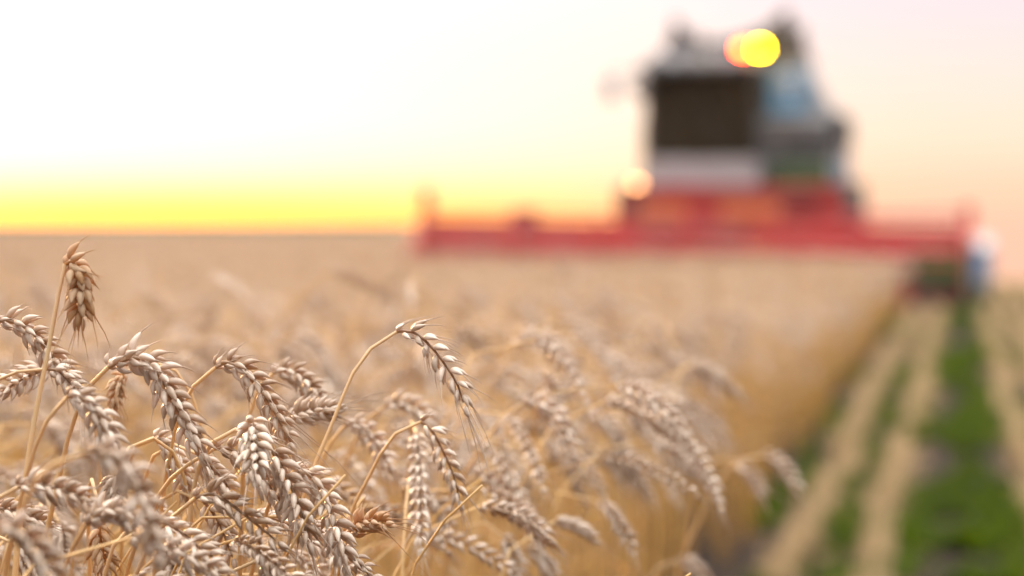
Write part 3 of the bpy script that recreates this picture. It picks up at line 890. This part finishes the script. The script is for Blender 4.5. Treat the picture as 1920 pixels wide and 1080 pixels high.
def build_field():
    rng = random.Random(11)
    tiles = [wheat_tile('crop_tile', 100 + k) for k in range(5)]
    pts, rot, scl, idx = [], [], [], []
    v = 3.05
    while v < 110:
        umin = -(0.46 * v + 3.5)
        u = -0.95 if v < HV - 0.15 else HU0 - 0.30
        u += 0.0
        while u > umin:
            uu = u + rng.uniform(-.03, .03)
            if u > -1.0 and v < HV - .15: uu = edge_u(v, rng) - 0.25
            x, y = uv(uu, v)
            pts.append((x, y, float(ground_z(x, y))))
            rot.append((0, 0, -TH + rng.choice((0, 0, 0, .12, -.12))))
            s = (rng.uniform(.93, 1.07) + 0.09 * noise.noise(Vector((u * .35, v * .22, 4.2)))) * (0.95 - 0.27 * float(sstep(3, 12, v)))
            scl.append((1, 1, s)); idx.append(rng.randrange(5)); u -= 0.5
        v += 0.5
    o = scatter('wheat_field', pts, rot, scl, idx, tiles)
    tag(o, 'dense ripe wheat crop filling the field behind the near stalks', 'wheat field', kind='stuff')
    # beyond: the top of the crop as one rough slab
    g = Geo(); vs = 109 + np.concatenate((np.linspace(0, 60, 40), np.geomspace(66, 4000, 40))); n2 = 60
    V = []
    for v in vs:
        for t in np.linspace(0, 1, n2):
            u = (HU0 - .3) * (1 - t) - t * (0.62 * v + 8)
            x, y = uv(u, v); V.append((x, y, float(ground_z(x, y)) + 0.60 + rng.uniform(-.03, .03)))
    q = [(i * n2 + j, i * n2 + j + 1, (i + 1) * n2 + j + 1, (i + 1) * n2 + j) for i in range(len(vs) - 1) for j in range(n2 - 1)]
    V = np.array(V); g.add(V, q)
    # its near face
    nn = V[:n2].copy(); nn[:, 2] -= .7
    g.add(np.vstack((V[:n2], nn)), [(j, n2 + j, n2 + j + 1, j + 1) for j in range(n2 - 1)])
    side = V[::n2].copy(); sl = side.copy(); sl[:, 2] -= 1.0; k = len(side)
    g.add(np.vstack((side, sl)), [(j, j + 1, k + j + 1, k + j) for j in range(k - 1)])
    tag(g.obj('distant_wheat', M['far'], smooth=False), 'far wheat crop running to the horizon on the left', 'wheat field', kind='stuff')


build_field()


# --- stubble, straw litter and weeds
def build_stubble():
    rng = random.Random(5)
    srcs = []
    for k in range(4):
        g = Geo()
        for i in range(120):
            x, y = rng.gauss(0, .020), rng.uniform(-.25, .25); h = rng.uniform(.04, .11)
            tl = np.array((rng.gauss(0, .25), rng.gauss(0, .25), 1.0)) * h
            tube(g, (np.array((x, y, -.01)), np.array((x, y, 0)) + tl), (.0021, .0018), 4, rng.uniform(.0, .6))
        for i in range(60):
            x, y = rng.gauss(0, .030), rng.uniform(-.28, .28); a = rng.uniform(0, 3.14); l_ = rng.uniform(.04, .14); z = rng.uniform(.004, .05)
            d = np.array((math.cos(a) * l_, math.sin(a) * l_, rng.uniform(-.01, .02)))
            tube(g, (np.array((x, y, z)), np.array((x, y, z)) + d), (.0019, .0017), 4, rng.uniform(0, .6))
        srcs.append(source('stubble_tuft', [(g, M['stubble'])]))
    us = [-0.505, -0.237, 0.276, 0.53]; u = 0.785
    while u < 13: us.append(u); u += 0.255
    pts, rot, scl, idx = [], [], [], []

    def put(u, v):
        if rng.random() < .08: return
        x, y = uv(u + rng.gauss(0, .02) + .035 * noise.noise(Vector((u * 5, v * .5, 1.7))), v)
        pts.append((x, y, float(ground_z(x, y)))); rot.append((0, 0, -TH + rng.choice((0, math.pi)))); scl.append((1.0, 1.02, rng.uniform(.85, 1.15))); idx.append(rng.randrange(4))
    for u in us:
        v = 2.0
        while v < 62:
            x, y = uv(u, v)
            if x < .28 * y + 2.5: put(u, v)
            v += .5
    u = HU0 + .1
    while u < -.55:
        v = 30.4
        while v < 60: put(u, v); v += .5
        u += .185
    o = scatter('stubble_rows', pts, rot, scl, idx, srcs)
    tag(o, 'pale cut stubble rows beside the standing wheat', 'stubble', kind='stuff')

    # weeds: small leafy tufts
    ws = []
    for k in range(5):
        g = Geo()
        for i in range(26):
            a = rng.uniform(0, 6.28); r_ = rng.uniform(0, .05); b0 = np.array((r_ * math.cos(a), r_ * math.sin(a), 0))
            P = leaf_path(b0, a + rng.uniform(-.8, .8), rng.uniform(.05, .12), R(rng.uniform(40, 85)), rng.uniform(.6, 2.2), rng, 6)
            wd = np.array((.3, .8, 1, .85, .5, .08)) * rng.uniform(.004, .011)
            ribbon(g, P, np.array((-math.sin(a), math.cos(a), 0)), wd, rng.uniform(0, .7), .2)
        ws.append(source('weed_tuft', [(g, M['weed'])]))
    pts, rot, scl, idx = [], [], [], []

    def patch(u, v): return 1.6 * noise.noise(Vector((u * 3.0, v * .55, 3.3))) + 1.1 * noise.noise(Vector((u * 8, v * 2.2, 8.1)))
    tries = 0
    while len(pts) < 2700 and tries < 200000:
        tries += 1
        v = 4.5 + 35.5 * rng.random() ** 1.4
        lane = rng.random()
        if lane < .66: u = rng.gauss(0.02, .17); thr = 0.6 if v > 9.5 else 0.3
        elif lane < .70: u = rng.gauss(-.37, .05); thr = 0.55
        elif lane < .75: u = rng.gauss(-.62, .05); thr = .45
        else: u = rng.uniform(.3, 7); v = rng.uniform(8, 42); thr = 0.3 - .02 * v
        if patch(u, v) < thr + rng.uniform(-.5, .5): continue
        if HV - 1.0 < v < 38 and u < .2: continue
        x, y = uv(u, v); s = rng.uniform(.5, 1.4)
        pts.append((x, y, float(ground_z(x, y)))); rot.append((0, 0, rng.uniform(0, 6.28))); scl.append((s, s, s * rng.uniform(.7, 1.2))); idx.append(rng.randrange(5))
    o = scatter('green_weeds', pts, rot, scl, idx, ws)
    tag(o, 'low green weeds growing between the stubble rows', 'weeds', kind='stuff')


build_stubble()

# --- the stalks one can pick out, each after the photograph
FOC = 1.6
G_NEAR = 'ripe wheat stalks one can pick out at the front of the field'


def stalk(ear, depth, label, stem=None, roll=0.0, dtip=0.0, size=1.0, lod=2, awn=1.0, leaf=None, seed=None, plump=1.0, back=0.05, mat='ear', name='wheat_stalk', group=G_NEAR):
    """ear: picture points from neck to tip; stem: picture points from low to the neck (None: it curves down behind)"""
    rng = random.Random(seed if seed is not None else int(ear[0][0] * 7 + ear[0][1]))
    k = len(ear)
    E0 = np.array([at(x, y, depth + dtip * i / (k - 1)) for i, (x, y) in enumerate(ear)])
    if stem:
        S0 = [at(x, y, depth + back * (1 - i / len(stem)) ** 2) for i, (x, y) in enumerate(stem)]
    else:                                # no stem to be seen: it curves down behind the ear
        t0 = norm(E0[1] - E0[0]); S0 = []; p = E0[0]; d = -t0
        dn = norm(np.array((rng.uniform(-.10, .06), rng.uniform(0.10, .40), -1.0)))
        for i in range(22):
            d = norm(d + dn * 0.32); p = p + d * 0.007
            if i % 2 == 1: S0.append(p)
        S0 = S0[::-1]
    allp = np.vstack((np.array(S0), E0)); C_ = []
    Q = np.vstack((2 * allp[0] - allp[1], allp, 2 * allp[-1] - allp[-2]))
    for i in range(len(allp) - 1):
        p0, p1, p2, p3 = Q[i:i + 4]
        for t in np.linspace(0, 1, 12, endpoint=False):
            C_.append(0.5 * (2 * p1 + (p2 - p0) * t + (2 * p0 - 5 * p1 + 4 * p2 - p3) * t * t + (3 * p1 - p0 - 3 * p2 + p3) * t ** 3))
    C_.append(allp[-1]); C_ = np.array(C_); cut = 12 * len(S0)
    E, S = resample(C_[cut:], 60), resample(C_[:cut + 1], 44)
    d0 = norm(S[0] - S[3]); p = S[0]; tail = []
    for i in range(400):
        if p[2] <= 0: break
        d0 = norm(d0 + np.array((0, 0.004, -1.0)) * 0.30); p = p + d0 * 0.03; tail.append(p)
    if tail and tail[-1][2] < 0:
        a, b = (tail[-2] if len(tail) > 1 else S[0]), tail[-1]; f = a[2] / (a[2] - b[2]); tail[-1] = a + (b - a) * f
    full = np.vstack((np.array(tail)[::-1], S)) if tail else S
    base = full[0].copy(); base[2] = 0
    root = empty(name, tuple(base)); tag(root, label, 'wheat stalk', group)
    ln = np.linalg.norm(np.diff(full, axis=0), axis=1).sum(); n = max(30, int(ln / .02))
    F = resample(full, n); s = np.linspace(-ln, 0, n)
    rad = np.interp(s, (-1, -.32, -.30, -.12, 0), (.0024, .0024, .0021, .00150, .00115)) * size
    g = Geo(); tube(g, F, rad, 8, np.interp(s, (-.5, -.22, 0), (.75, .25, -.15)) + rng.uniform(-.1, .1), close=False)
    g.obj('stem', M['stem'], root, off=base)
    g = Geo()
    tn = norm(E[-1] - E[0]); view = norm(np.array((0, 0, CAM_H)) - E[30]); side = norm(np.cross(tn, view))
    ref = side * math.cos(roll) + view * math.sin(roll)
    build_ear(g, E, ref, rng, lod, size, awn, plump=plump)
    g.obj('ear', M[mat], root, off=base)
    for (f, az, l_, up, curl) in (leaf or ()):
        g = Geo(); i = int(f * (n - 1))
        P = leaf_path(F[i], az, l_, R(up), curl, rng, 14)
        ribbon(g, P, np.array((math.sin(az + .4), -math.cos(az + .4), .2)), np.interp(np.linspace(0, 1, 14), (0, .3, 1), (.003, .0042, .0005)), rng.uniform(.2, .6))
        g.obj('leaf', M['leaf'], root, off=base)
    return root


HEROES = [
    dict(ear=[(122, 496), (137, 492), (148, 515), (151, 552), (149, 596)], depth=1.55, dtip=.0, roll=.9, size=1.15, awn=1.4, mat='amber', plump=1.15, stem=[(38, 973), (59, 819), (89, 665), (108, 560), (118, 512)], back=.0,
         label='tallest stalk, its short amber ear bent down just under the horizon'),
    dict(ear=[(-12, 603), (25, 603), (60, 624), (95, 664), (124, 705), (150, 748)], depth=1.60, roll=.2, stem=[(-110, 800), (-70, 680), (-38, 622)],
         label='sharp ear coming in over the left edge, crossed by the tallest stem'),
    dict(ear=[(100, 688), (66, 700), (33, 716), (2, 736)], depth=1.66, dtip=-.03, roll=.7, label='ear pointing to the left edge, its tip ragged and pale'),
    dict(ear=[(85, 692), (110, 696), (132, 718), (150, 742), (166, 772)], depth=1.57, roll=-.4, size=.9, stem=[(-60, 780), (-22, 725), (12, 706), (50, 692)], label='ear on a thin grey neck arching over from the left edge'),
    dict(ear=[(203, 689), (235, 674), (266, 672), (298, 702), (324, 752), (352, 800), (378, 852)], depth=1.57, roll=.25, size=1.22, stem=[(70, 1060), (104, 930), (128, 820), (158, 740), (180, 706)], awn=1.3,
         label='thickest braided ear, arching over with a broad pale top'),
    dict(ear=[(126, 744), (150, 744), (176, 768), (196, 800), (214, 848)], depth=1.47, roll=.3, stem=[(22, 1010), (48, 900), (72, 822), (100, 768)], label='slightly soft ear hanging just below the thickest ear\'s neck'),
    dict(mat='amber', ear=[(232, 700), (222, 716), (217, 735), (218, 758)], depth=1.68, roll=.8, size=.75, label='small amber ear tip glowing behind the thickest ear'),
    dict(ear=[(404, 689), (434, 681), (466, 702), (494, 738), (522, 786), (543, 832)], depth=1.60, roll=.15, awn=2.4, stem=[(310, 900), (330, 800), (349, 748), (370, 716)],
         label='crisp awned ear arching right above the straight-hanging ear'),
    dict(ear=[(512, 700), (541, 695), (572, 714), (606, 756)], depth=1.76, roll=.2, stem=[(440, 900), (465, 790), (488, 724)], label='soft ear arching behind the crisp awned ear'),
    dict(ear=[(541, 783), (585, 771), (632, 766)], depth=1.70, roll=.5, awn=2.0, stem=[(480, 900), (496, 838), (514, 800)], label='short ear lying level, its tip touching the tall arching stem'),
    dict(ear=[(744, 622), (777, 624), (808, 650), (836, 686), (858, 722), (872, 764)], depth=1.60, roll=-.1, size=.95, awn=2.6, stem=[(500, 1180), (532, 1046), (561, 960), (590, 873), (628, 782), (657, 709), (688, 662), (718, 634)], back=.0,
         label='lone ear on the tall arching stem, long awns at its tip'),
    dict(ear=[(789, 791), (812, 812), (832, 850), (850, 892), (863, 942)], depth=1.69, roll=0, size=.9, awn=1.4, stem=[(610, 1120), (657, 965), (686, 907), (715, 849), (749, 806)], label='slender ear hanging under the lone tall ear'),
    dict(ear=[(646, 798), (676, 799), (706, 832), (730, 874)], depth=1.86, roll=.3, stem=[(560, 1000), (600, 880), (622, 826)], label='blurred ear drooping right of the tall arching stem'),
    dict(ear=[(471, 790), (474, 815), (478, 850), (480, 892)], depth=1.56, dtip=-.03, roll=.9, size=1.15, plump=1.1, label='ear hanging straight down in the middle of the cluster'),
    dict(ear=[(402, 842), (432, 842), (462, 864), (492, 896), (520, 932), (544, 968)], depth=1.59, roll=.0, size=1.05, stem=[(262, 1000), (300, 925), (330, 888), (366, 862)], label='long ear on a bare grey neck crossing the middle of the cluster'),
    dict(ear=[(494, 826), (518, 858), (540, 900), (556, 936), (570, 984), (580, 1018)], depth=1.57, roll=.4, size=1.12, awn=2.2, label='heavy ear hanging right of the straight-hanging ear'),
    dict(ear=[(551, 884), (582, 892), (606, 926), (624, 972), (638, 1018), (648, 1060)], depth=1.58, roll=.1, size=1.1, label='long curved ear passing behind the tall arching stem', stem=[(470, 1080), (500, 960), (526, 898)]),
    dict(ear=[(366, 934), (396, 926), (430, 944), (462, 968), (494, 994), (524, 1018)], depth=1.55, roll=-.15, size=1.05, stem=[(250, 1090), (285, 1010), (322, 972), (346, 948)], label='plump ear lying across the cluster on a pale neck'),
    dict(mat='amber', ear=[(654, 1006), (672, 984), (698, 976), (726, 982)], depth=1.64, roll=.9, dtip=-.02, size=.95, awn=2.0, stem=[(620, 1180), (634, 1080), (644, 1036)], label='short orange ear poking right near the bottom, long whiskers'),
    dict(ear=[(372, 852), (392, 876), (412, 898), (434, 922)], depth=1.64, roll=.3, label='ear half hidden under the tip of the thickest ear'),
    dict(ear=[(288, 824), (306, 824), (322, 850), (342, 892), (356, 930)], depth=1.65, roll=.6, stem=[(236, 920), (246, 852), (266, 829)], label='ear on a hooked orange neck below the thickest ear'),
    dict(ear=[(380, 940), (406, 972), (422, 1008), (438, 1050)], depth=1.64, roll=-.3, label='shaded ear hanging beneath the plump crossing ear'),
    dict(ear=[(158, 850), (196, 846), (236, 882), (264, 932), (284, 985), (296, 1042)], depth=1.27, roll=.2, size=1.08, stem=[(20, 1010), (70, 896), (112, 866)], label='large out-of-focus ear hanging close to the camera'),
    dict(ear=[(-6, 990), (36, 996), (74, 1032), (112, 1092)], depth=1.25, roll=-.2, size=1.05, stem=[(-120, 1100), (-70, 1020)], label='out-of-focus ear in the bottom left corner'),
    dict(ear=[(160, 986), (188, 962), (224, 960), (264, 982)], depth=1.44, roll=.5, stem=[(100, 1140), (124, 1056), (144, 1012)], label='soft arched ear at the bottom with an amber ear hanging behind it'),
    dict(mat='amber', ear=[(186, 986), (188, 1014), (194, 1040), (202, 1070)], depth=1.6, roll=.2, size=1.05, label='dark amber ear hanging vertically near the bottom'),
    dict(ear=[(34, 914), (80, 910), (124, 922), (170, 936)], depth=1.46, roll=.3, awn=1.8, stem=[(-60, 1040), (-24, 960), (6, 926)], label='level ear behind the tallest stem\'s foot, blurred near its neck'),
    dict(ear=[(306, 980), (344, 1002), (380, 1032), (414, 1054)], depth=1.52, roll=.0, label='ear sloping down to the bottom edge left of the plump crossing ear'),
    dict(ear=[(-14, 952), (30, 962), (84, 980)], depth=1.64, roll=.4, label='ear entering low from the left edge above the corner ear'),
    dict(ear=[(480, 1052), (498, 1054), (512, 1080), (520, 1120)], depth=1.58, roll=.3, size=1.05, label='curled ear at the bottom edge beside the tall arching stem'),
    dict(ear=[(570, 984), (592, 1004), (612, 1034), (634, 1070)], depth=1.80, roll=.2, label='blurred ear between the heavy ear and the long curved ear'),
    dict(ear=[(110, 980), (116, 1004), (118, 1040)], depth=1.82, roll=.4, label='faint ear deep behind the bottom arched ear'),
    dict(ear=[(34, 1024), (46, 1042), (60, 1062), (70, 1096)], depth=1.58, roll=.5, label='sharp ear at the bottom edge beside the corner ear'),
    dict(ear=[(304, 1024), (320, 1048), (332, 1074), (346, 1110)], depth=1.62, roll=-.5, label='ear dropping past the bottom edge below the out-of-focus ear'),
    dict(ear=[(218, 890), (214, 912), (218, 940)], depth=1.60, roll=.7, size=.9, label='small ear tip dangling below the soft hanging ear'),
    dict(ear=[(965, 650), (998, 631), (1030, 638), (1056, 660), (1078, 696)], depth=2.35, roll=.3, stem=[(896, 880), (918, 745), (936, 692)], label='blurred high arch right of the lone tall ear'),
    dict(ear=[(980, 757), (1004, 755), (1036, 774), (1058, 810), (1073, 852)], depth=2.05, roll=.2, stem=[(850, 960), (870, 890), (904, 838), (938, 786)], label='blurred arched ear directly below the high arch'),
    dict(ear=[(1290, 752), (1318, 778), (1344, 806), (1368, 834)], depth=2.9, roll=.1, label='blurred ear slanting alone toward the stubble edge'),
    dict(ear=[(1432, 854), (1462, 868), (1482, 892), (1496, 922)], depth=2.55, roll=.1, size=1.05, stem=[(1290, 1020), (1350, 900), (1394, 862)], label='outermost blurred ear leaning over the stubble'),
    dict(ear=[(1382, 866), (1402, 884), (1418, 908), (1430, 932)], depth=2.6, roll=.3, label='blurred ear just left of the outermost leaning ear'),
    dict(ear=[(1236, 858), (1266, 866), (1298, 884), (1322, 900)], depth=2.6, roll=.5, label='blurred ear lying level left of the leaning pair'),
    dict(ear=[(1108, 842), (1134, 856), (1158, 884), (1178, 920)], depth=2.5, roll=.1, label='broad blurred ear low in the middle of the crop'),
    dict(ear=[(892, 892), (930, 904), (956, 930), (978, 966)], depth=2.05, roll=.2, stem=[(800, 1060), (830, 960), (862, 908)], label='blurred ear right of the slender ear\'s tip'),
    dict(ear=[(930, 828), (948, 860), (960, 890), (966, 920)], depth=2.2, roll=.1, label='blurred ear hanging between two arched ears'),
    dict(ear=[(944, 1006), (956, 1030), (966, 1052), (974, 1078)], depth=2.05, roll=.1, label='blurred ear at the bottom edge, right of centre'),
    dict(ear=[(986, 1034), (1006, 1040), (1024, 1058), (1040, 1086)], depth=2.1, roll=.1, label='blurred ear curling at the bottom edge'),
    dict(ear=[(1272, 1052), (1292, 1058), (1310, 1072), (1326, 1094)], depth=2.5, roll=.1, label='blurred ear low at the edge of the green weeds'),
    dict(ear=[(1104, 776), (1134, 788), (1160, 824), (1178, 872)], depth=2.45, roll=.1, stem=[(1010, 900), (1040, 815), (1072, 780)], label='blurred ear arching in the middle of the crop'),
    dict(ear=[(1220, 606), (1236, 630), (1252, 656), (1266, 684)], depth=3.0, roll=.1, label='blurred pale ear standing above the crop under the header'),
    dict(ear=[(770, 938), (800, 932), (826, 952), (842, 994)], depth=2.0, roll=.1, stem=[(690, 1090), (716, 1000), (742, 954)], label='blurred ear below the slender ear'),
    dict(ear=[(724, 762), (752, 756), (780, 764), (806, 790)], depth=1.98, roll=.1, stem=[(640, 900), (668, 820), (696, 776)], label='blurred ear behind the slender ear\'s arch'),
    dict(ear=[(848, 622), (876, 624), (900, 640), (916, 664)], depth=2.6, roll=.1, label='blurred ear right behind the lone tall ear'),
]
for h_ in HEROES: stalk(**h_)

# --- the many others near the front: copies of a few kinds, each an object of its own
def build_near_plants():
    rng = random.Random(21)
    kinds = []
    for k in range(14):
        h = 0.86
        gs, ge, gl = plant_geos(rng, 1, h, 1, nod=R(rng.uniform(118, 168)))
        root = empty('wheat_stalk', (0, 0, 0))
        gs.obj('stem', M['stem'], root); ge.obj('ear', M['ear'], root)
        for g in gl: g.obj('leaf', M['leaf'], root)
        kinds.append(root)
    used = set()
    L_BACK = 'blurred ripe wheat stalk in the mass behind the sharp ears'
    L_LOW = 'ripe wheat stalk low among the sharp cluster'
    spots = []
    tries = 0
    while len(spots) < 185 and tries < 20000:
        tries += 1
        y = math.sqrt(rng.uniform(1.78 ** 2, 3.15 ** 2)); x = rng.uniform(-.235 * y - .06, .2 * y)
        u, v = to_uv(x, y)
        lim = -.36
        if u > lim + rng.uniform(-.06, .06): continue
        z = min(.93, rng.gauss(.865, .035))
        if y < 2.4: z -= 0.05 if x / y * PXR + 960 < 720 else 0.02
        spots.append((x, y, z, 'blurred wheat stalks massed behind the sharp cluster', L_BACK))
    while len(spots) < 215:
        y = rng.uniform(2.0, 3.15); px = rng.uniform(860, 1420); x = (px - 960) / PXR * y
        u, v = to_uv(x, y)
        if u > -.34 + rng.uniform(-.08, .03): continue
        spots.append((x, y, min(.95, rng.gauss(.865, .05)), 'blurred wheat stalks massed behind the sharp cluster', L_BACK))
    n0 = len(spots)
    while len(spots) < n0 + 14:
        y = rng.uniform(1.42, 1.78); x = rng.uniform(-.215 * y, -.115 * y)
        top = rng.uniform(960, 1180) + max(0, (x / y * PXR + 960 - 480)) * 0.2     # ears stay below the picked-out ones
        z = CAM_H - (top - HORIZON_Y) / PXR * y
        spots.append((x, y, z, 'low wheat stalks inside the sharp cluster', L_LOW))
    for x, y, z, grp, lab in spots:
        k = rng.randrange(14); src = kinds[k]
        if k in used:
            r = src.copy(); COL.objects.link(r)
            for ch in src.children:
                c = ch.copy(); COL.objects.link(c); c.parent = r
        else:
            r = src; used.add(k)
        px = 960 + x / y * PXR
        if lab is L_BACK:
            if px < 560: lab, grp = 'blurred ripe wheat stalk massed behind the sharp cluster on the left', 'blurred stalks behind the sharp cluster'
            elif px < 960: lab, grp = 'blurred ripe wheat stalk behind or below the lone tall arching ear', 'blurred stalks around the lone tall ear'
            else: lab, grp = 'blurred ripe wheat stalk between the lone tall ear and the stubble', 'blurred stalks toward the stubble edge'
        a = rng.gauss(0, .95 if y > 1.78 else .5); s = z / .86
        # the nodding plant reaches to its right: step the foot back by that much
        r.location = (x - .10 * math.cos(a), y - .10 * math.sin(a), 0); r.rotation_euler = (0, 0, a); r.scale = (1.0, 1.0, s)
        tag(r, lab, 'wheat stalk', grp)
    for k in range(14):
        if k not in used:
            for c in list(kinds[k].children): bpy.data.objects.remove(c)
            bpy.data.objects.remove(kinds[k])


def build_straws():
    """straight headless tillers standing between the ears"""
    rng = random.Random(77); kinds = []
    for k in range(5):
        r = empty('straw', (0, 0, 0)); h = 0.86; ln = rng.uniform(.01, .06)
        P = np.array([(ln * (t ** 2) * h + .05 * max(0, t - .88) ** 2 * 70, .01 * math.sin(t * 3 + k), t * h - .9 * max(0, t - .9) ** 2) for t in np.linspace(0, 1, 40)[:]]); P = resample(P, 24)
        g = Geo(); tube(g, P, np.linspace(.0017, .0008, 24), 6, np.linspace(.8, .3, 24) + rng.uniform(-.1, .1)); g.obj('stem', M['stem'], r)
        for q in range(1):
            g = Geo(); i = rng.randrange(8, 15)
            L_ = leaf_path(P[i], rng.uniform(0, 6.28), rng.uniform(.08, .18), R(rng.uniform(40, 75)), rng.uniform(2.0, 4.0), rng, 14)
            ribbon(g, L_, np.array((math.sin(q + k), math.cos(q + k), .1)), np.interp(np.linspace(0, 1, 14), (0, .3, 1), (.0028, .004, .0005)), rng.uniform(.1, .6)); g.obj('leaf', M['leaf'], r)
        kinds.append(r)
    for n in range(26):
        src = kinds[n % 5]
        if n < 5: r = src
        else:
            r = src.copy(); COL.objects.link(r)
            for ch in src.children:
                c = ch.copy(); COL.objects.link(c); c.parent = r
        y = rng.uniform(1.55, 1.95); px = rng.uniform(20, 600); top = rng.uniform(850, 1010)
        x = (px - 960) / PXR * y; z = CAM_H - (top - HORIZON_Y) / PXR * y
        r.location = (x, y, 0); r.scale = (1, 1, z / .86); r.rotation_euler = (R(rng.gauss(0, 3)), R(rng.gauss(3, 5)), rng.uniform(-.8, .8))
        tag(r, 'bare golden straw without an ear standing among the sharp ears', 'straw', 'bare straws among the sharp ears')


build_near_plants()
build_straws()
